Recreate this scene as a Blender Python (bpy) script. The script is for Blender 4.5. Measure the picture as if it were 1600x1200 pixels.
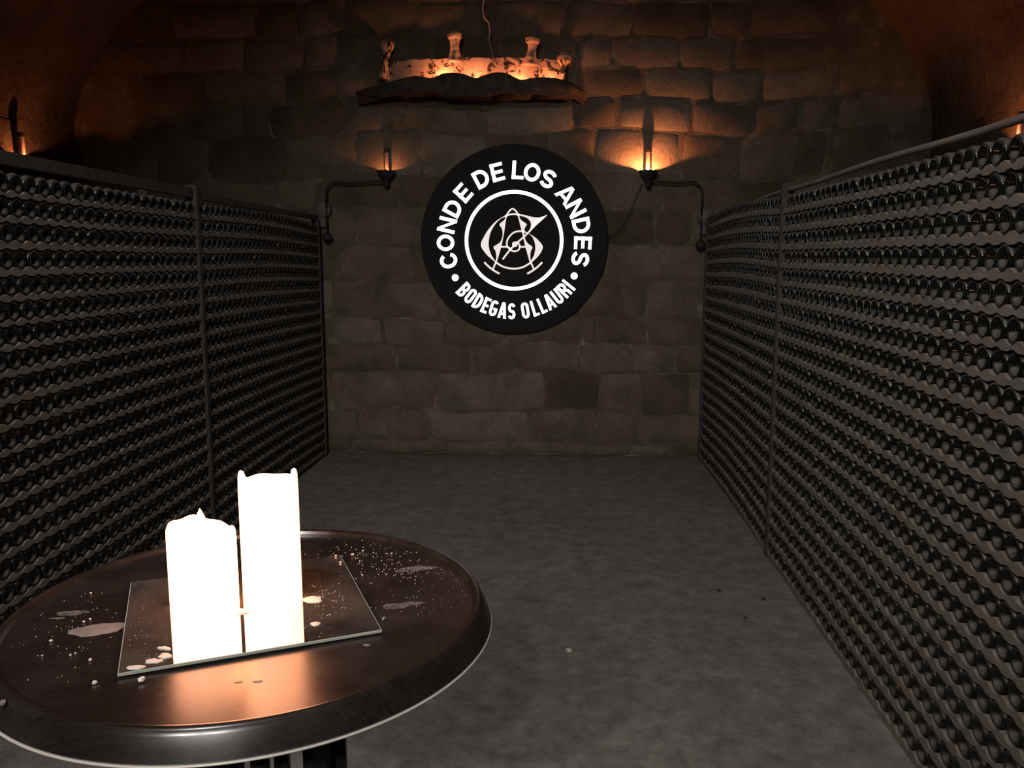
import bpy, bmesh, math, random
from mathutils import Vector, Matrix, noise

random.seed(11)
for o in list(bpy.data.objects):
    bpy.data.objects.remove(o, do_unlink=True)
scene = bpy.context.scene
COL = scene.collection
PI = math.pi

# ------------------------------------------------------------------ camera
FPX = 1290.0
PITCH = math.atan((600 - 408) / FPX)
YAW = math.atan((872 - 800) / FPX * math.cos(PITCH))
EYE = Vector((0.0, 0.0, 1.63))
cam_data = bpy.data.cameras.new('camera')
cam_data.sensor_fit = 'HORIZONTAL'
cam_data.sensor_width = 36.0
cam_data.lens = FPX * 36.0 / 1600.0
cam_data.clip_start = 0.02
cam_data.clip_end = 100
cam = bpy.data.objects.new('camera', cam_data)
COL.objects.link(cam)
cam.location = EYE
cam.rotation_euler = (PI / 2 - PITCH, 0, YAW)
scene.camera = cam

# ------------------------------------------------------------------ world, exposure
world = bpy.data.worlds.new('world')
scene.world = world
world.use_nodes = True
world.node_tree.nodes['Background'].inputs[0].default_value = (0.010, 0.009, 0.008, 1)
world.node_tree.nodes['Background'].inputs[1].default_value = 0.2
vs = scene.view_settings
vs.view_transform = 'Standard'
vs.look = 'None'
vs.exposure = 0.0
vs.gamma = 1.0
vs.use_curve_mapping = False


def point_light(name, loc, energy, color, radius=0.02):
    d = bpy.data.lights.new(name, 'POINT')
    d.energy = energy
    d.color = color
    d.shadow_soft_size = radius
    o = bpy.data.objects.new(name, d)
    o.location = loc
    COL.objects.link(o)
    return o


# unseen spots thrown down the aisle: cellar lamps behind the photographer, one added overhead
def spot_light(name, loc, target, energy, color, radius, angle, blend):
    d = bpy.data.lights.new(name, 'SPOT')
    d.energy = energy
    d.color = color
    d.shadow_soft_size = radius
    d.spot_size = math.radians(angle)
    d.spot_blend = blend
    o = bpy.data.objects.new(name, d)
    o.location = loc
    o.rotation_euler = (Vector(target) - Vector(loc)).to_track_quat('-Z', 'Y').to_euler()
    COL.objects.link(o)
    return o


spot_light('aisle_spot_light', (-1.10, -2.6, 3.3), (-0.10, 4.2, 0.1), 200, (1.0, 0.93, 0.87), 0.06, 68, 1.0)
spot_light('aisle_spot_light', (-0.25, -2.6, 3.3), (0.05, 4.2, 0.1), 200, (1.0, 0.93, 0.87), 0.06, 68, 1.0)
spot_light('aisle_spot_light', (-0.95, 0.10, 4.05), (0.00, 4.6, 0.0), 290, (1.0, 0.93, 0.87), 0.08, 86, 1.0)  # added overhead fill spot, drops the table's shadow under the table

# ------------------------------------------------------------------ projection helpers (pixel of the 1600x1200 frame -> point)
_cp, _sp, _cy, _sy = math.cos(PITCH), math.sin(PITCH), math.cos(YAW), math.sin(YAW)
FW = Vector((-_sy * _cp, _cy * _cp, -_sp))
RT = Vector((_cy, _sy, 0))
UP = RT.cross(FW)


def at(px, py, axis, val):
    d = FW + RT * ((px - 800) / FPX) - UP * ((py - 600) / FPX)
    t = (val - EYE[axis]) / d[axis]
    return EYE + d * t


def proj(p):
    d = Vector(p) - EYE
    z = d.dot(FW)
    return (800 + FPX * d.dot(RT) / z, 600 - FPX * d.dot(UP) / z, z)


# ------------------------------------------------------------------ materials
def new_mat(name):
    m = bpy.data.materials.new(name)
    m.use_nodes = True
    nt = m.node_tree
    return m, nt, nt.nodes['Principled BSDF']


def N(nt, kind, **kw):
    n = nt.nodes.new(kind)
    for k, v in kw.items():
        if k in n.inputs:
            n.inputs[k].default_value = v
        else:
            setattr(n, k, v)
    return n


def ramp(nt, fac, stops):
    r = N(nt, 'ShaderNodeValToRGB')
    el = r.color_ramp.elements
    while len(el) > len(stops):
        el.remove(el[-1])
    while len(el) < len(stops):
        el.new(1.0)
    for e, (p, c) in zip(el, stops):
        e.position = p
        e.color = (c[0], c[1], c[2], 1) if not isinstance(c, float) else (c, c, c, 1)
    nt.links.new(fac, r.inputs[0])
    return r.outputs[0]


def mix(nt, fac, a, b, mode='MIX'):
    n = N(nt, 'ShaderNodeMix', data_type='RGBA', blend_type=mode)
    for s, v in ((0, fac), (6, a), (7, b)):
        if hasattr(v, 'is_output'):
            nt.links.new(v, n.inputs[s])
        elif s == 0:
            n.inputs[0].default_value = v
        else:
            n.inputs[s].default_value = (v[0], v[1], v[2], 1)
    return n.outputs[2]


def noise_tex(nt, vec, scale, detail=5, rough=0.6, dist=0.0):
    n = N(nt, 'ShaderNodeTexNoise', Scale=scale, Detail=detail, Roughness=rough, Distortion=dist)
    nt.links.new(vec, n.inputs['Vector'])
    return n.outputs[0]


def bump(nt, height, bsdf, strength, dist):
    b = N(nt, 'ShaderNodeBump', Strength=strength, Distance=dist)
    nt.links.new(height, b.inputs['Height'])
    nt.links.new(b.outputs[0], bsdf.inputs['Normal'])


def pos(nt):
    return N(nt, 'ShaderNodeNewGeometry').outputs['Position']


def objco(nt):
    return N(nt, 'ShaderNodeTexCoord').outputs['Object']


def plain(name, col, rough=0.6, metallic=0.0, noise_amt=0.3, nscale=30.0, bump_amt=0.15, bdist=0.003, spec=0.5):
    m, nt, b = new_mat(name)
    n = noise_tex(nt, objco(nt), nscale)
    lo = [c * (1 - noise_amt) for c in col]
    hi = [min(1, c * (1 + noise_amt)) for c in col]
    c = ramp(nt, n, [(0.3, lo), (0.7, hi)])
    nt.links.new(c, b.inputs['Base Color'])
    b.inputs['Roughness'].default_value = rough
    b.inputs['Metallic'].default_value = metallic
    b.inputs['Specular IOR Level'].default_value = spec
    if bump_amt:
        bump(nt, n, b, bump_amt, bdist)
    return m


def emit(name, col, strength, base=(0.8, 0.8, 0.8)):
    m, nt, b = new_mat(name)
    b.inputs['Base Color'].default_value = (*base, 1)
    b.inputs['Emission Color'].default_value = (*col, 1)
    b.inputs['Emission Strength'].default_value = strength
    b.inputs['Roughness'].default_value = 0.5
    return m


M = {}


def make_materials():
    # concrete floor
    m, nt, b = new_mat('worn_concrete')
    p = pos(nt)
    n1 = noise_tex(nt, p, 1.1, 6, 0.65)
    n2 = noise_tex(nt, p, 10.0, 10, 0.78, 0.15)
    n3 = noise_tex(nt, p, 34.0, 8, 0.75)
    c = ramp(nt, n1, [(0.32, (0.140, 0.127, 0.118)), (0.68, (0.235, 0.213, 0.197))])
    c = mix(nt, 0.55, c, ramp(nt, n2, [(0.36, (0.080, 0.071, 0.065)), (0.52, (0.198, 0.181, 0.168)), (0.66, (0.31, 0.29, 0.275))]))
    c = mix(nt, ramp(nt, n3, [(0.58, 0.0), (0.75, 0.45)]), c, (0.34, 0.30, 0.26))
    nt.links.new(c, b.inputs['Base Color'])
    b.inputs['Roughness'].default_value = 0.85
    b.inputs['Specular IOR Level'].default_value = 0.2
    bump(nt, n2, b, 0.35, 0.01)
    M['floor'] = m

    # stone blocks: each block differs
    m, nt, b = new_mat('sandstone_block')
    oi = N(nt, 'ShaderNodeObjectInfo').outputs['Random']
    p = pos(nt)
    n1 = noise_tex(nt, p, 3.2, 7, 0.65)
    n2 = noise_tex(nt, p, 26, 6, 0.7)
    c = ramp(nt, oi, [(0.0, (0.082, 0.066, 0.047)), (0.2, (0.118, 0.098, 0.070)), (0.7, (0.140, 0.118, 0.086)), (1.0, (0.165, 0.143, 0.110))])
    c = mix(nt, 0.6, c, ramp(nt, n1, [(0.3, (0.25, 0.25, 0.25)), (0.7, (0.85, 0.85, 0.85))]), 'OVERLAY')
    c = mix(nt, 0.35, c, ramp(nt, n2, [(0.3, (0.3, 0.3, 0.3)), (0.7, (0.75, 0.75, 0.75))]), 'OVERLAY')
    nt.links.new(c, b.inputs['Base Color'])
    b.inputs['Roughness'].default_value = 0.95
    b.inputs['Specular IOR Level'].default_value = 0.1
    bump(nt, n2, b, 0.6, 0.012)
    M['stone'] = m

    m, nt, b = new_mat('lime_mortar')
    p = pos(nt)
    n1 = noise_tex(nt, p, 4.5, 7, 0.7)
    n2 = noise_tex(nt, p, 40, 5, 0.7)
    c = ramp(nt, n1, [(0.36, (0.098, 0.080, 0.058)), (0.54, (0.140, 0.118, 0.088)), (0.66, (0.25, 0.222, 0.178))])
    nt.links.new(c, b.inputs['Base Color'])
    b.inputs['Roughness'].default_value = 0.95
    b.inputs['Specular IOR Level'].default_value = 0.1
    bump(nt, n2, b, 0.7, 0.015)
    M['mortar'] = m

    m, nt, b = new_mat('rough_vault_rock')
    p = pos(nt)
    n1 = noise_tex(nt, p, 1.6, 7, 0.65)
    n2 = noise_tex(nt, p, 14, 7, 0.7, 0.5)
    c = ramp(nt, n1, [(0.3, (0.075, 0.055, 0.042)), (0.55, (0.130, 0.100, 0.076)), (0.75, (0.19, 0.15, 0.115))])
    c = mix(nt, 0.45, c, ramp(nt, n2, [(0.3, (0.25, 0.25, 0.25)), (0.7, (0.8, 0.8, 0.8))]), 'OVERLAY')
    nt.links.new(c, b.inputs['Base Color'])
    b.inputs['Roughness'].default_value = 0.95
    b.inputs['Specular IOR Level'].default_value = 0.1
    bump(nt, n2, b, 0.9, 0.03)
    M['vault'] = m

    # bottle glass, nearly black, dust where it settles on upward faces
    m, nt, b = new_mat('dusty_dark_glass')
    g = N(nt, 'ShaderNodeNewGeometry')
    sx = N(nt, 'ShaderNodeSeparateXYZ')
    nt.links.new(g.outputs['Normal'], sx.inputs[0])
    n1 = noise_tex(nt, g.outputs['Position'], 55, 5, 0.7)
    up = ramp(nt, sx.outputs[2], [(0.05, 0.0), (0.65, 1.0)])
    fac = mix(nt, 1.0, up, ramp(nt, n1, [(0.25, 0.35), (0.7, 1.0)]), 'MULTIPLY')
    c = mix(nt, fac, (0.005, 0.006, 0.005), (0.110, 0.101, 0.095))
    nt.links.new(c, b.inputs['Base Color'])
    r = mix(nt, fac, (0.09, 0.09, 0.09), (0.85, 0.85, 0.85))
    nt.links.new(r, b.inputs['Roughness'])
    b.inputs['IOR'].default_value = 1.5
    M['glass'] = m

    m, nt, b = new_mat('dusty_lath_wood')
    p = pos(nt)
    mp = N(nt, 'ShaderNodeMapping')
    mp.inputs['Scale'].default_value = (1, 0.12, 1)
    nt.links.new(p, mp.inputs[0])
    n1 = noise_tex(nt, mp.outputs[0], 60, 6, 0.65)
    n2 = noise_tex(nt, p, 5, 5, 0.6)
    c = ramp(nt, n1, [(0.3, (0.115, 0.101, 0.091)), (0.7, (0.235, 0.210, 0.190))])
    c = mix(nt, ramp(nt, n2, [(0.4, 0.0), (0.7, 0.6)]), c, (0.20, 0.160, 0.118))
    nt.links.new(c, b.inputs['Base Color'])
    b.inputs['Roughness'].default_value = 0.9
    b.inputs['Specular IOR Level'].default_value = 0.15
    bump(nt, n1, b, 0.4, 0.003)
    M['lath'] = m
    M['post'] = plain('dark_rack_post', (0.040, 0.036, 0.033), 0.8, 0, 0.4, 20)
    M['panel'] = plain('dark_rack_back', (0.02, 0.018, 0.016), 0.9)

    # table
    m, nt, b = new_mat('dark_stained_tabletop')
    p = objco(nt)
    mp = N(nt, 'ShaderNodeMapping')
    mp.inputs['Scale'].default_value = (0.03, 1, 0.3)
    mp.inputs['Rotation'].default_value = (0, 0, 0.5)
    nt.links.new(p, mp.inputs[0])
    n1 = noise_tex(nt, mp.outputs[0], 320, 3, 0.6)
    n2 = noise_tex(nt, p, 6, 6, 0.6)
    c = ramp(nt, n1, [(0.35, (0.013, 0.0095, 0.0085)), (0.7, (0.027, 0.020, 0.0175))])
    c = mix(nt, ramp(nt, n2, [(0.45, 0.0), (0.75, 0.30)]), c, (0.085, 0.072, 0.070))
    nt.links.new(c, b.inputs['Base Color'])
    nt.links.new(ramp(nt, n2, [(0.3, 0.22), (0.75, 0.36)]), b.inputs['Roughness'])
    b.inputs['IOR'].default_value = 1.62
    b.inputs['Coat Weight'].default_value = 0.5
    b.inputs['Coat Roughness'].default_value = 0.22
    bump(nt, n1, b, 0.05, 0.001)
    M['table'] = m
    M['trim'] = plain('brushed_steel_trim', (0.80, 0.76, 0.70), 0.45, 0.25, 0.05, 60, 0.0)
    M['table_metal'] = plain('black_iron_bar', (0.020, 0.018, 0.018), 0.5, 0.0, 0.3, 30)

    m, nt, b = new_mat('dusty_mirror')
    n1 = noise_tex(nt, objco(nt), 9, 6, 0.65)
    b.inputs['Base Color'].default_value = (0.78, 0.77, 0.73, 1)
    b.inputs['Metallic'].default_value = 1.0
    b.inputs['Roughness'].default_value = 0.02
    d = N(nt, 'ShaderNodeBsdfDiffuse')
    d.inputs[0].default_value = (0.36, 0.33, 0.30, 1)
    ms = N(nt, 'ShaderNodeMixShader')
    nt.links.new(ramp(nt, n1, [(0.35, 0.05), (0.75, 0.20)]), ms.inputs[0])
    nt.links.new(b.outputs[0], ms.inputs[1])
    nt.links.new(d.outputs[0], ms.inputs[2])
    nt.links.new(ms.outputs[0], nt.nodes['Material Output'].inputs[0])
    M['mirror'] = m
    M['glass_edge'] = plain('pale_green_glass_edge', (0.38, 0.42, 0.36), 0.15, 0, 0.1, 30, 0)
    M['wax'] = plain('white_wax', (0.80, 0.74, 0.66), 0.45, 0, 0.08, 40, 0.1)
    M['wax_film'] = plain('thin_cold_wax', (0.24, 0.215, 0.20), 0.5, 0, 0.25, 60, 0.1)
    m, nt, b = new_mat('wax_smear')
    b.inputs['Base Color'].default_value = (0.30, 0.27, 0.25, 1)
    b.inputs['Roughness'].default_value = 0.5
    nn = noise_tex(nt, objco(nt), 120, 5, 0.7)
    nt.links.new(ramp(nt, nn, [(0.38, 0.12), (0.70, 0.75)]), b.inputs['Alpha'])
    M['wax_smear'] = m
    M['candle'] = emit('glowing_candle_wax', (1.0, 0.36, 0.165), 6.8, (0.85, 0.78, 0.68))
    M['flame'] = emit('candle_flame', (1.0, 0.40, 0.12), 26.0, (0, 0, 0))
    M['wick'] = plain('charred_wick', (0.01, 0.01, 0.01), 0.9)

    # sign
    M['board'] = plain('matt_black_board', (0.012, 0.011, 0.011), 0.75, 0, 0.1, 30, 0.03, spec=0.3)
    M['lit'] = emit('lit_white_lettering', (1.0, 0.98, 0.97), 1.5)
    M['lit_dim'] = emit('lit_pale_pink_emblem', (0.80, 0.70, 0.68), 1.0, (0.3, 0.3, 0.3))

    # lamps
    M['iron'] = plain('black_wrought_iron', (0.020, 0.017, 0.015), 0.65, 0.0, 0.4, 40, 0.3)
    M['tube'] = plain('cream_candle_tube', (0.22, 0.18, 0.16), 0.6, 0, 0.2, 40)
    M['plate'] = plain('grey_bracket_box', (0.10, 0.095, 0.095), 0.6, 0, 0.3, 30)
    M['bulb'] = emit('small_orange_bulb', (1.0, 0.45, 0.15), 25.0)
    M['cable'] = plain('black_cable', (0.02, 0.02, 0.02), 0.6, 0, 0.1, 30, 0)
    M['ledge'] = plain('dark_ledge_rock', (0.062, 0.052, 0.043), 0.95, 0, 0.45, 14, 0.6, 0.02, 0.1)
    M['cord'] = plain('pale_dusty_cord', (0.30, 0.26, 0.21), 0.9)
    M['pebble'] = plain('pale_chip', (0.55, 0.52, 0.42), 0.8)

    m, nt, b = new_mat('flaking_plaster')
    n1 = noise_tex(nt, objco(nt), 13, 7, 0.75, 0.8)
    n2 = noise_tex(nt, objco(nt), 4, 4, 0.6)
    c = ramp(nt, n2, [(0.3, (0.30, 0.19, 0.13)), (0.7, (0.48, 0.34, 0.25))])
    c = mix(nt, ramp(nt, n1, [(0.515, 0.0), (0.57, 1.0)]), c, (0.02, 0.014, 0.01))
    nt.links.new(c, b.inputs['Base Color'])
    b.inputs['Roughness'].default_value = 0.95
    b.inputs['Specular IOR Level'].default_value = 0.1
    bump(nt, n1, b, 0.5, 0.01)
    M['plaster'] = m


make_materials()


# ------------------------------------------------------------------ mesh helpers
def tag(o, label=None, cat=None, group=None, kind=None):
    if label: o['label'] = label
    if cat: o['category'] = cat
    if group: o['group'] = group
    if kind: o['kind'] = kind
    return o


def empty(name, loc=(0, 0, 0)):
    o = bpy.data.objects.new(name, None)
    o.empty_display_size = 0.05
    o.location = loc
    COL.objects.link(o)
    return o


def mesh_obj(name, verts, faces, mat, parent=None, smooth=False, loc=None):
    """vertices in world space (or relative to loc); parent keeps them where they are"""
    me = bpy.data.meshes.new(name)
    me.from_pydata([tuple(v) for v in verts], [], faces)
    me.validate()
    if smooth:
        me.polygons.foreach_set('use_smooth', [True] * len(me.polygons))
    me.materials.append(mat)
    me.update()
    return link(name, me, parent, loc)


def link(name, me, parent=None, loc=None):
    o = bpy.data.objects.new(name, me)
    COL.objects.link(o)
    if loc is not None:
        o.location = loc
    if parent is not None:
        o.parent = parent
        o.matrix_parent_inverse = Matrix.Translation(-pworld(parent))
    return o


def pworld(o):
    v = Vector(o.location)
    if o.parent:
        v = v + pworld(o.parent) - pworld(o.parent) if o.matrix_parent_inverse != Matrix.Identity(4) else v + pworld(o.parent)
    return v


class MB:
    """collects shapes for one mesh object"""
    def __init__(self):
        self.v = []
        self.f = []

    def add(self, vs, fs):
        k = len(self.v)
        self.v += [Vector(x) for x in vs]
        self.f += [tuple(i + k for i in f) for f in fs]
        return self

    def box(self, x0, x1, y0, y1, z0, z1, bev=0.0):
        bm = bmesh.new()
        bmesh.ops.create_cube(bm, size=1)
        for v in bm.verts:
            v.co = Vector(((x0 + x1) / 2 + v.co.x * (x1 - x0), (y0 + y1) / 2 + v.co.y * (y1 - y0), (z0 + z1) / 2 + v.co.z * (z1 - z0)))
        if bev:
            bmesh.ops.bevel(bm, geom=bm.edges[:], offset=bev, segments=2, affect='EDGES', profile=0.5)
        bm.verts.index_update()
        self.add([v.co.copy() for v in bm.verts], [[v.index for v in f.verts] for f in bm.faces])
        bm.free()
        return self

    def lathe(self, profile, seg=24, origin=(0, 0, 0), axis='Z', jag=None):
        """profile: list of (r, h); r=0 ends become poles"""
        vs, fs = [], []
        rings = []
        for (r, h) in profile:
            if r < 1e-6:
                rings.append([len(vs)])
                vs.append((0, 0, h))
            else:
                rings.append(list(range(len(vs), len(vs) + seg)))
                for i in range(seg):
                    a = 2 * PI * i / seg
                    vs.append((r * math.cos(a), r * math.sin(a), h + (jag(a, r, h) if jag else 0)))
        for a, b in zip(rings, rings[1:]):
            if len(a) == 1 and len(b) == 1:
                continue
            for i in range(seg):
                j = (i + 1) % seg
                if len(a) == 1:
                    fs.append((a[0], b[j], b[i]))
                elif len(b) == 1:
                    fs.append((a[i], a[j], b[0]))
                else:
                    fs.append((a[i], a[j], b[j], b[i]))
        o = Vector(origin)
        if axis == 'X':
            vs = [(z, x, y) for (x, y, z) in vs]
        elif axis == 'Y':
            vs = [(x, -z, y) for (x, y, z) in vs]      # h grows towards the viewer (-Y)
        return self.add([Vector(v) + o for v in vs], fs)

    def tube(self, pts, rad, seg=8, cap=True):
        pts = [Vector(p) for p in pts]
        rads = rad if isinstance(rad, (list, tuple)) else [rad] * len(pts)
        vs, fs = [], []
        prev = None
        for i, p in enumerate(pts):
            t = (pts[min(i + 1, len(pts) - 1)] - pts[max(i - 1, 0)]).normalized()
            if prev is None:
                u = t.orthogonal().normalized()
            else:
                u = (prev - t * prev.dot(t)).normalized()
            prev = u
            w = t.cross(u)
            for k in range(seg):
                a = 2 * PI * k / seg
                vs.append(p + (u * math.cos(a) + w * math.sin(a)) * rads[i])
        for i in range(len(pts) - 1):
            for k in range(seg):
                j = (k + 1) % seg
                fs.append((i * seg + k, i * seg + j, (i + 1) * seg + j, (i + 1) * seg + k))
        if cap:
            fs.append(tuple(reversed(range(seg))))
            fs.append(tuple(range((len(pts) - 1) * seg, len(pts) * seg)))
        return self.add(vs, fs)

    def ball(self, c, r, seg=14, rings=8, sz=1.0):
        prof = [(r * math.sin(PI * i / rings), -r * sz * math.cos(PI * i / rings)) for i in range(rings + 1)]
        return self.lathe(prof, seg, c)

    def build(self, name, mat, parent=None, smooth=False, loc=None):
        if loc is not None:
            L = Vector(loc)
            return mesh_obj(name, [v - L for v in self.v], self.f, mat, parent, smooth, loc)
        return mesh_obj(name, self.v, self.f, mat, parent, smooth)


def auto_smooth(o, ang=40):
    me = o.data
    bm = bmesh.new()
    bm.from_mesh(me)
    bmesh.ops.recalc_face_normals(bm, faces=bm.faces[:])
    for f in bm.faces:
        f.smooth = True
    for e in bm.edges:
        if len(e.link_faces) == 2 and e.calc_face_angle(0) > math.radians(ang):
            e.smooth = False
    bm.to_mesh(me)
    bm.free()
    return o


# ================================================================== THE ROOM
XL, XR = -4.0, 2.9             # side walls
YB, YF = 6.85, -6.0            # back wall, wall behind the photographer
XC, HW = (XL + XR) / 2, (XR - XL) / 2
SPRING, RISE = 2.6, 1.9        # vault


def rough(p, amp, sc):
    return (noise.noise(Vector(p) * sc) + 0.5 * noise.noise(Vector(p) * sc * 2.7)) * amp


def grid(nu, nv, fn):
    vs = [fn(i / nu, j / nv) for i in range(nu + 1) for j in range(nv + 1)]
    fs = [(i * (nv + 1) + j, (i + 1) * (nv + 1) + j, (i + 1) * (nv + 1) + j + 1, i * (nv + 1) + j + 1) for i in range(nu) for j in range(nv)]
    return vs, fs


vs_, fs_ = grid(60, 80, lambda u, v: (XL - 0.3 + u * (XR - XL + 0.6), YF + v * (YB + 0.3 - YF), rough((u * 7, v * 13, 0), 0.004, 1.2)))
for _i, _v in enumerate(vs_):
    _v = vs_[_i] = (_v[0], _v[1], min(0.0, _v[2] - 0.003))
tag(mesh_obj('floor', vs_, fs_, M['floor'], smooth=True), kind='structure')


def side_wall(name, x, sgn):
    vs, fs = grid(90, 26, lambda u, v: (x + sgn * (rough((x, YF + u * 13, v * 2.8), 0.014, 2.2) - 0.01), YF + u * (YB + 0.1 - YF), v * (SPRING + 0.05)))
    if sgn < 0:
        fs = [tuple(reversed(f)) for f in fs]
    return tag(mesh_obj(name, vs, fs, M['vault'], smooth=True), kind='structure')


side_wall('wall_left', XL, 1)
side_wall('wall_right', XR, -1)


def vault_pt(u, v):
    a = PI * u
    y = YF + v * (YB + 0.1 - YF)
    p = Vector((XC - HW * math.cos(a), y, SPRING + RISE * math.sin(a)))
    n = Vector((math.cos(a), 0, -math.sin(a)))
    return p + n * rough(p, 0.045, 1.7)


vs_, fs_ = grid(56, 90, vault_pt)
tag(mesh_obj('ceiling', vs_, fs_, M['vault'], smooth=True), kind='structure')
tag(MB().box(XL - 0.2, XR + 0.2, YF - 0.2, YF, 0, SPRING + RISE + 0.1).build('wall_front', M['vault']), kind='structure')

# back wall: mortar bed and the blocks set in it
vs_, fs_ = grid(70, 46, lambda u, v: (XL - 0.2 + u * (XR - XL + 0.4), YB + 0.004 + rough((u * 7, 0, v * 4.6), 0.003, 2.5), v * 4.65))
wall_back = tag(mesh_obj('wall_back', vs_, fs_, M['mortar'], smooth=True), kind='structure')


def stone(x0, x1, z0, z1, seed):
    rnd = random.Random(seed)
    nu = max(4, int((x1 - x0) / 0.09))
    nv = 4
    cx, cz = (x0 + x1) / 2, (z0 + z1) / 2
    hw, hh = (x1 - x0) / 2, (z1 - z0) / 2
    proud = rnd.uniform(0.007, 0.014)
    sk = rnd.uniform(-0.05, 0.05)
    vs, fs = [], []
    for i in range(nu + 1):
        for j in range(nv + 1):
            u, v = -1 + 2 * i / nu, -1 + 2 * j / nv
            edge = (abs(u) > 0.99) or (abs(v) > 0.99)
            corner = (abs(u) > 0.99) and (abs(v) > 0.99)
            x = cx + hw * u
            z = cz + hh * v + sk * u * 0.12
            k = 0.95 if corner else 1.0
            x = cx + (x - cx) * k
            z = cz + (z - cz) * k
            p = Vector((x * 3.1, seed * 1.7, z * 3.1))
            x += 0.022 * noise.noise(p)
            z += 0.020 * noise.noise(p + Vector((9, 3, 1)))
            d = -0.004 if edge else proud + 0.003 * noise.noise(p * 2.3 + Vector((0, 5, 0)))
            if not edge and (i in (1, nu - 1) or j in (1, nv - 1)):
                # first ring close to the rim gives a worn arris
                x = x + (cx + hw * (-1 if i == 1 else 1) - x) * 0.55 if i in (1, nu - 1) and nu > 2 else x
                z = z + (cz + hh * (-1 if j == 1 else 1) - z) * 0.55 if j in (1, nv - 1) else z
                d *= 0.85
            q = Vector((x * 0.95, 7.3, z * 0.8))
            x += 0.060 * noise.noise(q) + 0.020 * noise.noise(q * 3.1)
            z += 0.075 * noise.noise(q + Vector((4, 0, 2))) * min(1, max(0, z - 0.1) * 3) + 0.018 * noise.noise(q * 2.9)
            vs.append((x, YB - d, z))
    for i in range(nu):
        for j in range(nv):
            a = i * (nv + 1) + j
            fs.append((a, a + nv + 1, a + nv + 2, a + 1))
    o = mesh_obj('stone', vs, fs, M['stone'], wall_back, smooth=True)
    return o


# course lines (heights in m) and, where the photograph shows them, the joints
def zp(py):
    return at(803, py, 1, YB)[2]


def xp(px, py=500):
    return at(px, py, 1, YB)[0]


courses = [
    (710, 690, None), (690, 645, [400, 564, 674, 822, 927, 991, 1090, 1200]),
    (645, 583, [380, 520, 680, 849, 931, 1000, 1075, 1200]),
    (583, 540, [420, 560, 620, 736, 800, 897, 985, 1055, 1200]),
    (540, 497, [430, 520, 601, 690, 790, 909, 930, 1010, 1100]),
    (497, 440, [400, 525, 600, 680, 800, 905, 969, 1010, 1090]),
    (440, 388, [450, 540, 640, 760, 880, 945, 1035, 1110]),
    (388, 332, [460, 560, 655, 800, 940, 1020, 1080, 1150]),
    (332, 282, None), (282, 208, [130, 250, 330, 450, 560, 660, 760, 860, 930, 1060, 1160, 1245, 1295, 1300, 1390, 1480]),
    (208, 155, [100, 240, 380, 420, 540, 640, 760, 900, 960, 1080, 1180, 1255, 1300, 1310, 1440]),
    (155, 105, None), (105, 55, None), (55, 0, None), (0, -70, None), (-70, -140, None)]
sid = 0
for (ya, yb, joints) in courses:
    za, zb = zp(ya), zp(yb)
    if joints:
        xs = [xp(j, (ya + yb) / 2) for j in joints]
    else:
        xs = [XL + random.uniform(-0.1, 0.2)]
        while xs[-1] < XR:
            xs.append(xs[-1] + random.choice([0.32, 0.42, 0.5, 0.62, 0.8]) * random.uniform(0.85, 1.15))
    for a, b in zip(xs, xs[1:]):
        if b - a < 0.06:
            continue
        if zb < 1.75 and (b < -2.15 or a > 1.4):
            continue                                   # wholly behind the racks
        # inside the vault's outline only
        k = max(abs(a - XC), abs(b - XC)) / HW
        if k > 1.02 or (zb > SPRING and zb > SPRING + RISE * math.sqrt(max(0, 1 - min(1, k) ** 2)) + 0.12):
            continue
        g = random.uniform(0.003, 0.016)
        sid += 1
        stone(a + g, b - g, za + g * 0.7 + random.uniform(0, 0.012), zb - g * 0.7, sid)

# ================================================================== BOTTLE RACKS
XRR, XRL = 1.18, -1.95         # front planes of the bottles
BR = 0.0386                    # bottle radius
PITCHY = 0.0792
NT = 21
WORDS = ('zeroth first second third fourth fifth sixth seventh eighth ninth tenth eleventh twelfth thirteenth fourteenth fifteenth '
         'sixteenth seventeenth eighteenth nineteenth twentieth').split() + ['twenty-' + w for w in 'first second third fourth fifth sixth seventh eighth ninth'.split()]


def bottle_mesh(name, seg, near=True):
    if near:
        prof = [(0, 0.024), (0.008, 0.022), (0.017, 0.014), (0.0235, 0.004), (0.0275, 0.0004), (0.031, 0.0006), (0.0358, 0.0028), (0.0379, 0.0065), (BR, 0.012),
                (BR, 0.19), (0.0335, 0.207), (0.022, 0.226), (0.0148, 0.240), (0.0140, 0.283), (0.0152, 0.285), (0.0152, 0.296), (0, 0.296)]
    else:
        prof = [(0, 0.024), (0.015, 0.016), (0.0245, 0.003), (0.030, 0.0003), (0.0350, 0.0034), (BR, 0.012), (BR, 0.19), (0.022, 0.226), (0.0145, 0.24), (0, 0.29)]
    mb = MB().lathe(prof, seg, (0, 0, 0), 'X')
    return mb


def mesh_from(mb, name, mat, smooth=True):
    me = bpy.data.meshes.new(name)
    me.from_pydata([tuple(v) for v in mb.v], [], mb.f)
    bm = bmesh.new()
    bm.from_mesh(me)
    bmesh.ops.recalc_face_normals(bm, faces=bm.faces[:])
    bm.to_mesh(me)
    bm.free()
    me.polygons.foreach_set('use_smooth', [smooth] * len(me.polygons))
    me.materials.append(mat)
    return me


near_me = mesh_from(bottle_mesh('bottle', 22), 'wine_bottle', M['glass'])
far_mb = bottle_mesh('bottle', 12, False)
_t = mesh_from(far_mb, 'tmp', M['glass'])
far_v = [v.co.copy() for v in _t.vertices]
far_f = [tuple(p.vertices) for p in _t.polygons]
bpy.data.meshes.remove(_t)

bottles = []       # (side, tier, y, z)


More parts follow.
